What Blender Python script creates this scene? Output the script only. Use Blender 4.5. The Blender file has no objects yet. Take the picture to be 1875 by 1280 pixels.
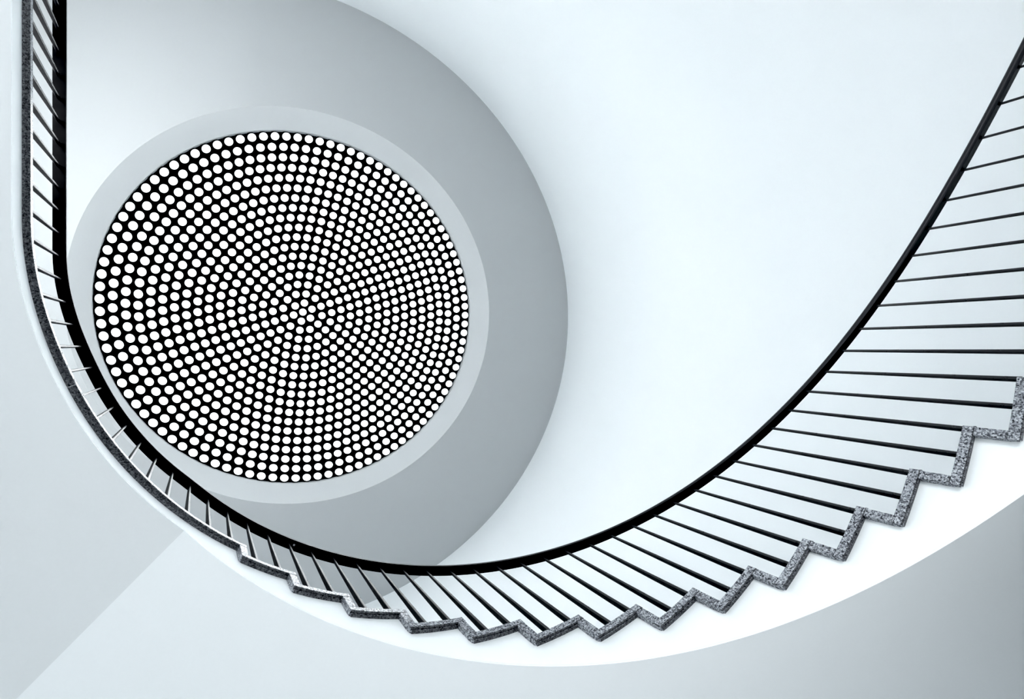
import bpy, bmesh, math, random
from mathutils import Vector, Matrix

# ------------------------------------------------------------------ measures
S = 7.7                                  # camera to lamp ring, metres
AX, AY = 0.1817 * S, -0.0759 * S         # stair axis in plan (camera stands at x = y = 0)
CAM_Z = 1.498                            # camera height over the floor
F_PX = 943.8
R_LIP = 0.2635 * S                       # granite edge facing the well
R_STR = 0.2680 * S                       # white stringer
R_RAIL = 0.2722 * S                      # inner edge of balusters
R_WALL = 0.5532 * S
Z_CEIL = CAM_Z + 0.955 * S
RISE = 0.1668
STEP = 7.47                              # degrees per tread
TT = 0.045                               # tread thickness
RT = 0.043                               # riser thickness
K0, KL = -13, 14                         # first tread, landing index
U_END = 277.0
rad = math.radians
LENS = 13.0

def phi_k(k): return 28.1 + STEP * (k - 1)
def z_k(k): return CAM_Z + 1.004 + RISE * (k - 1)
Z_LAND = z_k(KL)
PHI_L = phi_k(KL)
Z_LAND_BOT = CAM_Z + 0.386 * S
SOFF_SLOPE = 0.167 * S
def soffit_z(u): return CAM_Z + 0.0980 * S + SOFF_SLOPE * rad(u - 36.0)
U_FOLD = 36.0 + math.degrees((Z_LAND_BOT - CAM_Z - 0.0980 * S) / SOFF_SLOPE)

def edge_mat(o, m):
    o.data.materials.append(m)
    for p in o.data.polygons:
        if abs(p.normal.z) < 0.5: p.material_index = 1
    return o

def smooth(a, b, x):
    t = min(1, max(0, (x - a) / (b - a)))
    return t * t * (3 - 2 * t)

def pt(u, r, z):
    """point on the stair path: u = angle round the axis, straight on after 180 degrees"""
    add = (0.0022 if r < 0.2665 * S else 0.0014 if r < 0.2683 * S else 0.005) * S * smooth(158, 182, u)
    if u <= 180:
        q = r + add
        return (AX + q * math.cos(rad(u)), AY + q * math.sin(rad(u)), z)
    return (AX - r - add, AY - rad(u - 180) * R_RAIL, z)

def wall_pt(u, z, r=R_WALL):
    if u <= 180:
        return (AX + r * math.cos(rad(u)), AY + r * math.sin(rad(u)), z)
    y = -rad(u - 180) * R_RAIL
    return (AX - math.sqrt(max(r * r - y * y, 0)), AY + y, z)

def rail_z(u):
    a = CAM_Z + S * (0.163 * rad(u) + 0.1703)
    b = CAM_Z + S * 0.5505
    w = 0.05
    d = a - b
    if d < -w: return a
    if d > w: return b
    t = (d + w) / (2 * w)
    return a * (1 - t) + b * t - w * t * (1 - t)

# ------------------------------------------------------------------ materials
def new_mat(name):
    m = bpy.data.materials.new(name); m.use_nodes = True
    nt = m.node_tree
    return m, nt, nt.nodes['Principled BSDF']

def paint(name, col, rough=0.6, bump=0.02, scale=60, spec=0.3):
    m, nt, b = new_mat(name)
    tc = nt.nodes.new('ShaderNodeTexCoord')
    n = nt.nodes.new('ShaderNodeTexNoise'); n.inputs['Scale'].default_value = scale
    nt.links.new(tc.outputs['Object'], n.inputs['Vector'])
    mx = nt.nodes.new('ShaderNodeMix'); mx.data_type = 'RGBA'
    mx.inputs[6].default_value = (*[c * 0.985 for c in col], 1); mx.inputs[7].default_value = (*col, 1)
    nt.links.new(n.outputs['Fac'], mx.inputs[0]); nt.links.new(mx.outputs[2], b.inputs['Base Color'])
    bp = nt.nodes.new('ShaderNodeBump'); bp.inputs['Strength'].default_value = bump; bp.inputs['Distance'].default_value = 0.01
    nt.links.new(n.outputs['Fac'], bp.inputs['Height']); nt.links.new(bp.outputs['Normal'], b.inputs['Normal'])
    b.inputs['Roughness'].default_value = rough
    b.inputs['Specular IOR Level'].default_value = spec
    return m

def granite(name, dark=1.0, rough=0.17):
    m, nt, b = new_mat(name)
    tc = nt.nodes.new('ShaderNodeTexCoord')
    v = nt.nodes.new('ShaderNodeTexVoronoi'); v.inputs['Scale'].default_value = 160
    n = nt.nodes.new('ShaderNodeTexNoise'); n.inputs['Scale'].default_value = 110; n.inputs['Detail'].default_value = 5; n.inputs['Roughness'].default_value = 0.7
    n2 = nt.nodes.new('ShaderNodeTexNoise'); n2.inputs['Scale'].default_value = 8
    for t in (v, n, n2): nt.links.new(tc.outputs['Object'], t.inputs['Vector'])
    sep = nt.nodes.new('ShaderNodeSeparateColor'); nt.links.new(v.outputs['Color'], sep.inputs['Color'])
    add = nt.nodes.new('ShaderNodeMath'); add.operation = 'MULTIPLY_ADD'
    nt.links.new(sep.outputs['Red'], add.inputs[0]); add.inputs[1].default_value = 0.35
    nt.links.new(n.outputs['Fac'], add.inputs[2])
    add2 = nt.nodes.new('ShaderNodeMath'); add2.operation = 'MULTIPLY_ADD'
    nt.links.new(n2.outputs['Fac'], add2.inputs[0]); add2.inputs[1].default_value = 0.12
    nt.links.new(add.outputs[0], add2.inputs[2])
    r = nt.nodes.new('ShaderNodeValToRGB')
    e = r.color_ramp.elements
    e[0].position = 0.50; e[0].color = (0.012, 0.012, 0.016, 1)
    e[1].position = 0.95; e[1].color = (0.56, 0.58, 0.61, 1)
    x = e.new(0.61); x.color = (0.13, 0.135, 0.15, 1)
    x = e.new(0.75); x.color = (0.30, 0.31, 0.335, 1)
    nt.links.new(add2.outputs[0], r.inputs['Fac']); nt.links.new(r.outputs['Color'], b.inputs['Base Color'])
    b.inputs['Roughness'].default_value = rough
    for el in r.color_ramp.elements: el.color = (*[c * dark for c in el.color[:3]], 1)
    return m

def enamel(name, col, rough, spec=0.5):
    m, nt, b = new_mat(name)
    tc = nt.nodes.new('ShaderNodeTexCoord')
    n = nt.nodes.new('ShaderNodeTexNoise'); n.inputs['Scale'].default_value = 25; n.inputs['Detail'].default_value = 4
    nt.links.new(tc.outputs['Object'], n.inputs['Vector'])
    mr = nt.nodes.new('ShaderNodeMapRange'); mr.inputs[3].default_value = rough * 0.8; mr.inputs[4].default_value = rough * 1.25
    nt.links.new(n.outputs['Fac'], mr.inputs[0]); nt.links.new(mr.outputs[0], b.inputs['Roughness'])
    b.inputs['Base Color'].default_value = (*col, 1); b.inputs['Specular IOR Level'].default_value = spec
    return m

def glow(name, col, strength, base=(0.9, 0.93, 0.94)):
    m, nt, b = new_mat(name)
    b.inputs['Base Color'].default_value = (*base, 1); b.inputs['Roughness'].default_value = 0.4
    b.inputs['Emission Color'].default_value = (*col, 1); b.inputs['Emission Strength'].default_value = strength
    return m

def tint(a): return (a * 0.974, a, a * 1.012)
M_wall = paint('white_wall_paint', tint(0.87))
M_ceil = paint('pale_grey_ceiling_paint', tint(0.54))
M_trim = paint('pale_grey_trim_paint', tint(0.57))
M_str = paint('white_stringer_paint', tint(0.90))
M_soff = paint('white_soffit_paint', tint(0.95))
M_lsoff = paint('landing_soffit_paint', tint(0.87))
M_floor = paint('pale_stone_floor', (0.30, 0.31, 0.32), 0.35, 0.01, 12, 0.5)
M_gran = granite('speckled_grey_granite')
M_gran_shade = granite('shaded_granite', 0.35, 0.35)  # same granite darkened for downward faces: underside shade put into the colour
M_blade = enamel('black_enamel', (0.004, 0.004, 0.006), 0.5, 0.2)
M_bedge = enamel('polished_black_edge', (0.022, 0.022, 0.025), 0.28, 0.95)
M_rail = enamel('black_rail', (0.001, 0.001, 0.0015), 0.35, 0.12)
M_grip = enamel('black_grip', (0.02, 0.02, 0.024), 0.3, 0.6)
M_screw = enamel('steel', (0.35, 0.36, 0.38), 0.4)
M_panel = enamel('black_panel', (0.0015, 0.0015, 0.003), 0.35, 0.15)
M_lens = glow('lamp_lens', (0.97, 1.0, 1.01), LENS)
M_cup = glow('lamp_cup', (0.97, 1.0, 1.01), 0.3, (0.5, 0.52, 0.53))
M_cup.cycles.emission_sampling = 'NONE'
M_lens.cycles.emission_sampling = 'NONE'

# ------------------------------------------------------------------ mesh helpers
COL = bpy.context.scene.collection
def link(o, parent=None):
    COL.objects.link(o)
    if parent is not None: o.parent = parent
    return o

def mesh_obj(name, verts, faces, mats, parent=None, smooth_faces=False, fm=None, bevel=0, loc=None, under_mat=None):
    me = bpy.data.meshes.new(name)
    if loc is not None:
        verts = [(v[0] - loc[0], v[1] - loc[1], v[2] - loc[2]) for v in verts]
    me.from_pydata(verts, [], faces)
    for m in (mats if isinstance(mats, (list, tuple)) else [mats]): me.materials.append(m)
    bm = bmesh.new(); bm.from_mesh(me)
    bmesh.ops.remove_doubles(bm, verts=bm.verts, dist=1e-5)
    bmesh.ops.recalc_face_normals(bm, faces=bm.faces)
    bm.to_mesh(me); bm.free()
    if fm:
        for p in me.polygons: p.material_index = fm[p.index] if p.index < len(fm) else 0
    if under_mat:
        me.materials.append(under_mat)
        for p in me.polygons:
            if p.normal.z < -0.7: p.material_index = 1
    if smooth_faces:
        for p in me.polygons: p.use_smooth = True
    o = bpy.data.objects.new(name, me)
    if loc is not None: o.location = loc
    if bevel:
        b = o.modifiers.new('bevel', 'BEVEL'); b.width = bevel; b.segments = 2; b.limit_method = 'ANGLE'; b.angle_limit = rad(40)
    return link(o, parent)

def sweep(rings, closed_caps=True):
    """rings: list of equal-length point loops -> verts, faces"""
    n = len(rings[0]); v = [p for r in rings for p in r]; f = []
    for i in range(len(rings) - 1):
        for j in range(n):
            a, b = i * n + j, i * n + (j + 1) % n
            f.append((a, b, b + n, a + n))
    if closed_caps:
        f.append(tuple(range(n - 1, -1, -1)))
        f.append(tuple((len(rings) - 1) * n + j for j in range(n)))
    return v, f

def lathe(prof, n, cx=0, cy=0):
    v, f = [], []
    for j in range(n):
        a = 2 * math.pi * j / n
        for r, z in prof: v.append((cx + r * math.cos(a), cy + r * math.sin(a), z))
    m = len(prof)
    for j in range(n):
        k = (j + 1) % n
        for i in range(m - 1):
            f.append((j * m + i, j * m + i + 1, k * m + i + 1, k * m + i))
    return v, f

def flat_smooth(o, ang=35):
    for p in o.data.polygons: p.use_smooth = True
    o.data.update()
    bm = bmesh.new(); bm.from_mesh(o.data)
    for e in bm.edges:
        if len(e.link_faces) == 2 and e.calc_face_angle(0) > rad(ang): e.smooth = False
    bm.to_mesh(o.data); bm.free()

def empty(name, loc, label, cat, group=None):
    o = bpy.data.objects.new(name, None); o.empty_display_size = 0.2; o.location = loc
    o['label'] = label; o['category'] = cat
    if group: o['group'] = group
    return link(o)

def under(o, parent):
    """parent keeping the world placement (parents are unrotated empties)"""
    o.parent = parent; o.location = Vector(o.location) - Vector(parent.location)
    return o

def struct(o, label, cat):
    o['kind'] = 'structure'; o['label'] = label; o['category'] = cat
    return o

# ------------------------------------------------------------------ the room
N = 192
def ring_solid(prof, n=N):          # closed profile loop swept all round the axis
    return lathe(prof + [prof[0]], n, AX, AY)

v, f = ring_solid([(R_WALL, 0.0), (R_WALL, Z_CEIL), (R_WALL + 0.25, Z_CEIL), (R_WALL + 0.25, 0.0)])
o = mesh_obj('wall_outer', v, f, M_wall); flat_smooth(o)
struct(o, 'curved white plastered stairwell wall behind the balusters', 'wall')

v, f = ring_solid([(0.0001, 0.0), (R_WALL + 0.25, 0.0), (R_WALL + 0.25, -0.2), (0.0001, -0.2)], 96)
struct(mesh_obj('floor', v, f, M_floor), 'pale stone floor at the foot of the stairwell', 'floor')

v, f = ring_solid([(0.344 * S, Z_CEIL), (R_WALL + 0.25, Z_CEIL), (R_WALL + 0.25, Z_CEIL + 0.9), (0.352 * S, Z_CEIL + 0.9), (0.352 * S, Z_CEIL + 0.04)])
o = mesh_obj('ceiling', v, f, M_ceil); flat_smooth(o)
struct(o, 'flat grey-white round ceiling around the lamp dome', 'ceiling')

R_EDGE, Z_EDGE = 0.3176 * S, CAM_Z + 0.9945 * S
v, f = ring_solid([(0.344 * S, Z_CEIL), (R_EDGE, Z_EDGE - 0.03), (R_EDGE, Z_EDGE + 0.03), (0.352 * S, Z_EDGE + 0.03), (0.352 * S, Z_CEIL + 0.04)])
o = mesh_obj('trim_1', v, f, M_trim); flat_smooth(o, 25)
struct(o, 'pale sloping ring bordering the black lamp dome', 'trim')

# ------------------------------------------------------------------ lamp dome
RS = 0.4889 * S
CZ = CAM_Z + 0.6217 * S
light = empty('ceiling_light', (AX, AY, CAM_Z + 1.11 * S), 'large round black ceiling dome studded with rings of white lamps', 'ceiling light')
shell = RS + 0.045
prof = []
amax = math.asin(R_EDGE / shell)
for i in range(25):
    a = amax * i / 24
    prof.append((max(shell * math.sin(a), 0.0005), CZ + shell * math.cos(a)))
prof2 = [(r if r < 0.001 else r * 1.0, z + 0.06) for r, z in reversed(prof)]
v, f = lathe(prof + prof2, 128, AX, AY)
o = mesh_obj('dome_panel', v, f, M_panel); flat_smooth(o)
o['label'] = 'black concave panel holding the lamps'
under(o, light)

LR = 0.0545
cup_prof = [(LR + 0.0012, -0.05), (LR + 0.0012, 0.0), (LR, 0.0015), (LR * 0.97, -0.001), (LR * 0.92, -0.008), (LR * 0.84, -0.017), (LR * 0.74, -0.0235), (LR * 0.64, -0.026), (LR * 0.60, -0.024)]
def cup_geo(nseg=20):
    v, f, fm = [], [], []
    m = len(cup_prof)
    for j in range(nseg):
        a = 2 * math.pi * j / nseg
        for r, d in cup_prof: v.append((r * math.cos(a), r * math.sin(a), d))
    for j in range(nseg):
        k = (j + 1) % nseg
        for i in range(m - 1):
            f.append((j * m + i, k * m + i, k * m + i + 1, j * m + i + 1)); fm.append(0 if i > 0 else 1)
    return v, f, fm
def lens_geo(nseg=16):
    r0, d0 = cup_prof[-1]
    v = [(r0 * 1.02 * math.cos(2 * math.pi * j / nseg), r0 * 1.02 * math.sin(2 * math.pi * j / nseg), d0) for j in range(nseg)]
    f = [tuple(range(nseg))]
    return v, f
RING_N = {0: 1, 16: 94, 17: 96, 18: 102}
SPOKE = -80.85
lamps = []
a18 = math.asin(0.3097 * S / RS)
for k in range(19):
    cnt = RING_N.get(k, 6 * k)
    for j in range(cnt):
        th = rad(SPOKE) + 2 * math.pi * j / cnt
        al = a18 * k / 18
        d = Vector((math.sin(al) * math.cos(th), math.sin(al) * math.sin(th), math.cos(al)))
        lamps.append((Vector((AX, AY, CZ)) + d * RS, (-d).to_track_quat('Z', 'Y')))
cam = Vector((0, 0, CAM_Z))
lamps.sort(key=lambda t: (cam - t[0]).length_squared)
cv, cf, cfm = cup_geo(); lv, lf = lens_geo()
def mk_mesh(name, v, f, mats, fm=None, sm=True):
    me = bpy.data.meshes.new(name); me.from_pydata(v, [], f)
    for m in mats: me.materials.append(m)
    for p in me.polygons:
        p.use_smooth = sm and len(p.vertices) == 4
        if fm: p.material_index = fm[p.index]
    return me
cup0 = bpy.data.objects.new('lamp', mk_mesh('lamp', cv, cf, [M_cup, M_panel], cfm))
lens0 = bpy.data.objects.new('lens', mk_mesh('lens', lv, lf, [M_lens], sm=False))
lens0['label'] = 'glowing flat lens'
for i, (p, q) in enumerate(lamps[:100]):
    c, l = (cup0, lens0) if i == 0 else (cup0.copy(), lens0.copy())
    COL.objects.link(c); COL.objects.link(l)
    c.rotation_mode = 'QUATERNION'; c.rotation_quaternion = q; c.location = p; under(c, light); l.parent = c
bv, bf, bfm = [], [], []
for p, q in lamps[100:]:
    m4 = Matrix.Translation(p) @ q.to_matrix().to_4x4()
    for (vv, ff, mi) in ((cv, cf, cfm), (lv, lf, [2] * len(lf))):
        b = len(bv)
        bv += [tuple(m4 @ Vector(x)) for x in vv]; bf += [tuple(i + b for i in t) for t in ff]; bfm += mi
o = link(bpy.data.objects.new('lamps', mk_mesh('lamps', bv, bf, [M_cup, M_panel, M_lens], bfm)))
o['kind'] = 'stuff'
under(o, light)

# ------------------------------------------------------------------ the staircase
stair = empty('staircase', (AX + R_LIP, AY, 0), 'curved white staircase with speckled granite steps winding up the round wall', 'staircase')

def skew(r): return -1.2 * min(1, max(0, (r - R_LIP) / (R_RAIL - R_LIP)))
def sector(u0, u1, prof, outer_r, n):
    rings = []
    for i in range(n + 1):
        u = u0 + (u1 - u0) * i / n
        rings.append([pt(u + skew(r), r, z) for r, z in prof])
    return sweep(rings)

def edge_profile(zt, zb, r_in, r_out, groove=True):
    b = 0.003
    if groove:
        return [(r_in, zb + b), (r_in, zt - b), (r_in + b, zt), (r_out, zt), (r_out, zb), (r_in + 0.018, zb), (r_in + 0.018, zb + 0.008), (r_in + 0.008, zb + 0.008), (r_in + 0.008, zb), (r_in + b, zb)]
    return [(r_in, zb), (r_in, zt), (r_out, zt), (r_out, zb)]

R_OUT = R_WALL - 0.01
for k in range(K0, KL):
    zt = z_k(k)
    v, f = sector(phi_k(k), phi_k(k + 1) + math.degrees(RT / R_LIP), edge_profile(zt, zt - TT, R_LIP, R_OUT), R_OUT, 10)
    o = mesh_obj('tread', v, f, M_gran, under_mat=M_gran_shade); under(o, stair)
for k in range(K0, KL + 1):
    zb = z_k(k - 1) if k > K0 else 0.002
    zt = z_k(k) - TT
    u0 = phi_k(k)
    v, f = sector(u0 + 0.03, u0 + math.degrees(RT / R_LIP), [(R_LIP, zb + 0.001), (R_LIP, zt - 0.001), (R_OUT, zt - 0.001), (R_OUT, zb + 0.001)], R_OUT, 2)
    o = mesh_obj('riser', v, f, M_gran, bevel=0.002); under(o, stair)

# stringer: stepped top, helical bottom edge
verts, faces = [], []
def column(u, zb, zt, r0=R_STR, r1=R_STR + 0.09):
    b = len(verts)
    verts.extend([pt(u, r0, zb), pt(u, r0, zt), pt(u, r1, zt), pt(u, r1, zb)])
    return b
def bridge(a, b):
    for j in range(4):
        c = (j + 1) % 4
        faces.append((a + j, a + c, b + c, b + j))
cols = []
RD = math.degrees(RT / R_STR)
for k in range(K0, KL):
    u0, u1 = phi_k(k) + RD * 0.75, phi_k(k + 1) + RD * 0.75
    if k == KL - 1: u1 = phi_k(KL) + RD * 0.6
    zt = z_k(k) - TT + 0.002
    for i in range(9):
        u = u0 + (u1 - u0) * i / 8
        zb = max(soffit_z(u), 0.001) + 0.012
        cols.append(column(u, min(zb, zt - 0.01), zt))
for a, b in zip(cols, cols[1:]): bridge(a, b)
faces.append(tuple(cols[0] + j for j in range(4))); faces.append(tuple(cols[-1] + j for j in (3, 2, 1, 0)))
o = mesh_obj('stringer', verts, faces, M_str); flat_smooth(o, 30); under(o, stair)
o['label'] = 'white curved side of the flight below the granite steps'

# soffit: helicoid underside from stringer to wall
rings = []
u = phi_k(K0) + 3
us = [phi_k(K0) + 2 + (U_FOLD - phi_k(K0) - 2) * i / 130 for i in range(131)]
for u in us:
    z = max(soffit_z(u), 0.0015)
    rings.append([pt(u, R_STR + 0.001, z), pt(u, R_STR + 0.001, z + 0.05), wall_pt(u, z + 0.05, R_OUT), wall_pt(u, z, R_OUT)])
v, f = sweep(rings)
o = edge_mat(mesh_obj('soffit', v, f, M_soff), M_str); flat_smooth(o, 30); under(o, stair)
o['label'] = 'smooth white sloping underside of the flight'

# ------------------------------------------------------------------ the landing
land = empty('stair_landing', (AX - R_LIP, AY, Z_LAND_BOT), 'level white landing with a granite rim at the head of the stairs', 'landing')
U0 = PHI_L + RD * 0.6
def urange(a, b, step): 
    n = max(1, int(round((b - a) / step))); return [a + (b - a) * i / n for i in range(n + 1)]
rings = []
for u in urange(U_FOLD, U_END, 1.5):
    rings.append([pt(u, R_STR + 0.001, Z_LAND_BOT), pt(u, R_STR + 0.001, Z_LAND_BOT + 0.1), wall_pt(u, Z_LAND_BOT + 0.1, R_OUT), wall_pt(u, Z_LAND_BOT, R_OUT)])
v, f = sweep(rings)
o = edge_mat(mesh_obj('soffit', v, f, M_lsoff), M_str); flat_smooth(o, 30); under(o, land)
o['label'] = 'flat shaded underside of the landing'
rings = []
for u in urange(U0, U_END, 1.5):
    zb = (Z_LAND_BOT if u >= U_FOLD else soffit_z(u)) + 0.012
    rings.append([pt(u, R_STR, zb), pt(u, R_STR, Z_LAND - TT + 0.002), pt(u, R_STR + 0.09, Z_LAND - TT + 0.002), pt(u, R_STR + 0.09, zb)])
v, f = sweep(rings)
o = mesh_obj('fascia', v, f, M_str); flat_smooth(o, 30); under(o, land)
rings = []
for u in urange(PHI_L + 1, U_END, 1.5):
    rings.append([pt(u, R_LIP + 0.30, Z_LAND - 0.04), pt(u, R_LIP + 0.30, Z_LAND), wall_pt(u, Z_LAND, R_OUT), wall_pt(u, Z_LAND - 0.04, R_OUT)])
v, f = sweep(rings)
o = mesh_obj('paving', v, f, M_floor); under(o, land)
cuts = [PHI_L, 141.6, 158.4, 175.2, 191.0, 208.0, 225.0, 242.0, 259.0, U_END]
for a, b in zip(cuts, cuts[1:]):
    rings = []
    prof = edge_profile(Z_LAND, Z_LAND - TT, R_LIP, R_LIP + 0.30)
    for u in urange(a, b - 0.06, 1.5):
        s = skew if a == PHI_L and u < PHI_L + 0.01 else (lambda r: 0)
        rings.append([pt(u + s(r), r, z) for r, z in prof])
    v, f = sweep(rings)
    o = mesh_obj('edging_stone', v, f, M_gran, under_mat=M_gran_shade); under(o, land)

# ------------------------------------------------------------------ the railing
rail = empty('railing', (AX + R_RAIL, AY, 0), 'black metal railing with tapered flat balusters along stair and landing', 'railing')
RC = R_RAIL + 0.006
hw = 0.033
prof = [(-hw, 0.0), (-hw - 0.002, 0.010), (-hw + 0.001, 0.024), (-hw * 0.72, 0.037), (-hw * 0.35, 0.043), (0, 0.045), (hw * 0.35, 0.043), (hw * 0.72, 0.037), (hw - 0.001, 0.024), (hw + 0.002, 0.010), (hw, 0.0)]
rings = [[pt(u, RC + a, rail_z(u) + b) for a, b in prof] for u in urange(-76.0, U_END, 1.0)]
v, f = sweep(rings)
o = mesh_obj('handrail', v, f, [M_grip, M_rail]); flat_smooth(o, 50); under(o, rail)
for p in o.data.polygons:
    if p.normal.z < -0.8: p.material_index = 1
o['label'] = 'black rounded handrail'
# screw under the rail
us_ = 20.1 + 3.77 * 24.75
v, f = lathe([(0.0, -0.003), (0.006, -0.003), (0.008, 0.0), (0.008, 0.004), (0.0, 0.004)], 12)
c = pt(us_, RC - 0.004, rail_z(us_))
o = mesh_obj('screw', [(x + c[0], y + c[1], z + c[2]) for x, y, z in v], f, M_screw); under(o, rail)

def baluster(u, zb):
    zt = rail_z(u) + 0.004
    c, d = Vector(pt(u, R_RAIL, 0)), Vector(pt(u, R_RAIL + 1, 0))
    out = (d - c).normalized(); tan = Vector((-out.y, out.x, 0))
    rings = []
    for t in (0, 0.25, 0.5, 0.75, 0.92, 1):
        w = 0.044 - 0.027 * t
        th = 0.0080 - 0.0026 * t
        z = zb + (zt - zb) * t
        ch = th * 0.35
        loop = [(0, -th + ch), (0, th - ch), (ch, th), (w - ch, th), (w, th - ch), (w, -th + ch), (w - ch, -th), (ch, -th)]
        rings.append([tuple(c + out * a + tan * b + Vector((0, 0, z))) for a, b in loop])
    v, f = sweep(rings)
    base = (c.x, c.y, zb)
    o = mesh_obj('baluster', v, f, [M_blade, M_bedge], loc=base, fm=[1 if i < 40 and i % 8 in (0, 1, 7) else 0 for i in range(len(f))])
    return under(o, rail)
for i in range(-25, 55):
    if i < 28:
        u = 20.1 + 3.77 * i
        k = i // 2
        if k < K0: continue
        baluster(u, z_k(k) - 0.002)
    else:
        u = 20.1 + 3.77 * 28 + 3.88 * (i - 28)
        baluster(u, Z_LAND - 0.002)

# ------------------------------------------------------------------ camera
vx, vy = -575.56, 0.19
n = Vector((vx, vy, F_PX)).normalized()
e1 = (Vector((1, 0, 0)) - n.x * n).normalized()
e2 = n.cross(e1)
def w(v): return Vector((v.dot(e1), v.dot(e2), v.dot(n)))
cx_, cy_, cz_ = w(Vector((1, 0, 0))), w(Vector((0, -1, 0))), w(Vector((0, 0, -1)))
cd = bpy.data.cameras.new('camera'); co = link(bpy.data.objects.new('camera', cd))
cd.sensor_fit = 'HORIZONTAL'; cd.sensor_width = 36; cd.lens = 36 * F_PX / 1875; cd.clip_start = 0.05
m3 = Matrix((cx_, cy_, cz_)).transposed()
co.matrix_world = Matrix.Translation((0, 0, CAM_Z)) @ m3.to_4x4()
bpy.context.scene.camera = co

# ------------------------------------------------------------------ light, colour
def area(name, loc, target, sx, sy, watts, col):
    ld = bpy.data.lights.new(name, 'AREA'); ld.shape = 'RECTANGLE'; ld.size = sx; ld.size_y = sy
    ld.energy = watts; ld.color = col
    o = link(bpy.data.objects.new(name, ld)); o.location = loc
    o.rotation_euler = (Vector(target) - Vector(loc)).to_track_quat('-Z', 'Y').to_euler()
    return o
def A_(x, y, z): return (AX + x * S, AY + y * S, z)
FILL_COL = (0.982, 1.0, 1.008)  # cool white shared by the added area lights
area('assumed_landing_light', A_(-0.50, -0.12, Z_LAND + 0.9), A_(0.3, 0.05, Z_LAND + 2.2), 3.0, 1.0, 45, FILL_COL)  # assumed light from behind the landing, added; no window modelled
area('landing_fill_up', A_(-0.38, -0.14, Z_LAND + 0.35), A_(-0.38, -0.14, 20), 1.0, 1.0, 84, FILL_COL)  # added fill, brightens the ceiling above the landing
area('landing_fill_down', A_(-0.42, -0.10, Z_LAND + 2.6), A_(-0.42, -0.10, 0), 1.5, 1.5, 26, FILL_COL)  # added fill shining down on the landing, no fixture modelled
area('well_fill', A_(0.0, 0.0, 0.25), A_(0.0, 0.0, 3.0), 1.6, 1.6, 24, FILL_COL)  # added fill at the foot of the well, shining up
area('soffit_fill', A_(-0.10, 0.22, 0.5), A_(-0.10, 0.22, 3.0), 1.0, 1.0, 13, FILL_COL)  # added fill, lifts the undersides of flight and landing
area('assumed_entrance_light', A_(-0.15, -0.5, 0.9), A_(0.0, 0.3, 2.2), 2.4, 1.5, 150, FILL_COL)  # assumed light from an unseen entrance at ground level, added; no opening modelled

sc = bpy.context.scene
wd = bpy.data.worlds.new('world'); sc.world = wd; wd.use_nodes = True
wd.node_tree.nodes['Background'].inputs[0].default_value = (0.8, 0.9, 1.0, 1)
wd.node_tree.nodes['Background'].inputs[1].default_value = 0.3
sc.view_settings.view_transform = 'Standard'
sc.view_settings.look = 'None'
sc.view_settings.exposure = 0.17
sc.view_settings.gamma = 0.8
sc.view_settings.use_curve_mapping = True
cm = sc.view_settings.curve_mapping
cm.black_level = (0.03, 0.03, 0.03); cm.extend = 'EXTRAPOLATED'; cm.update()
sc.cycles.use_denoising = True
sc.cycles.max_bounces = 7
sc.cycles.diffuse_bounces = 6
sc.cycles.glossy_bounces = 3
sc.cycles.caustics_reflective = False
sc.cycles.caustics_refractive = False
sc.cycles.adaptive_threshold = 0.03
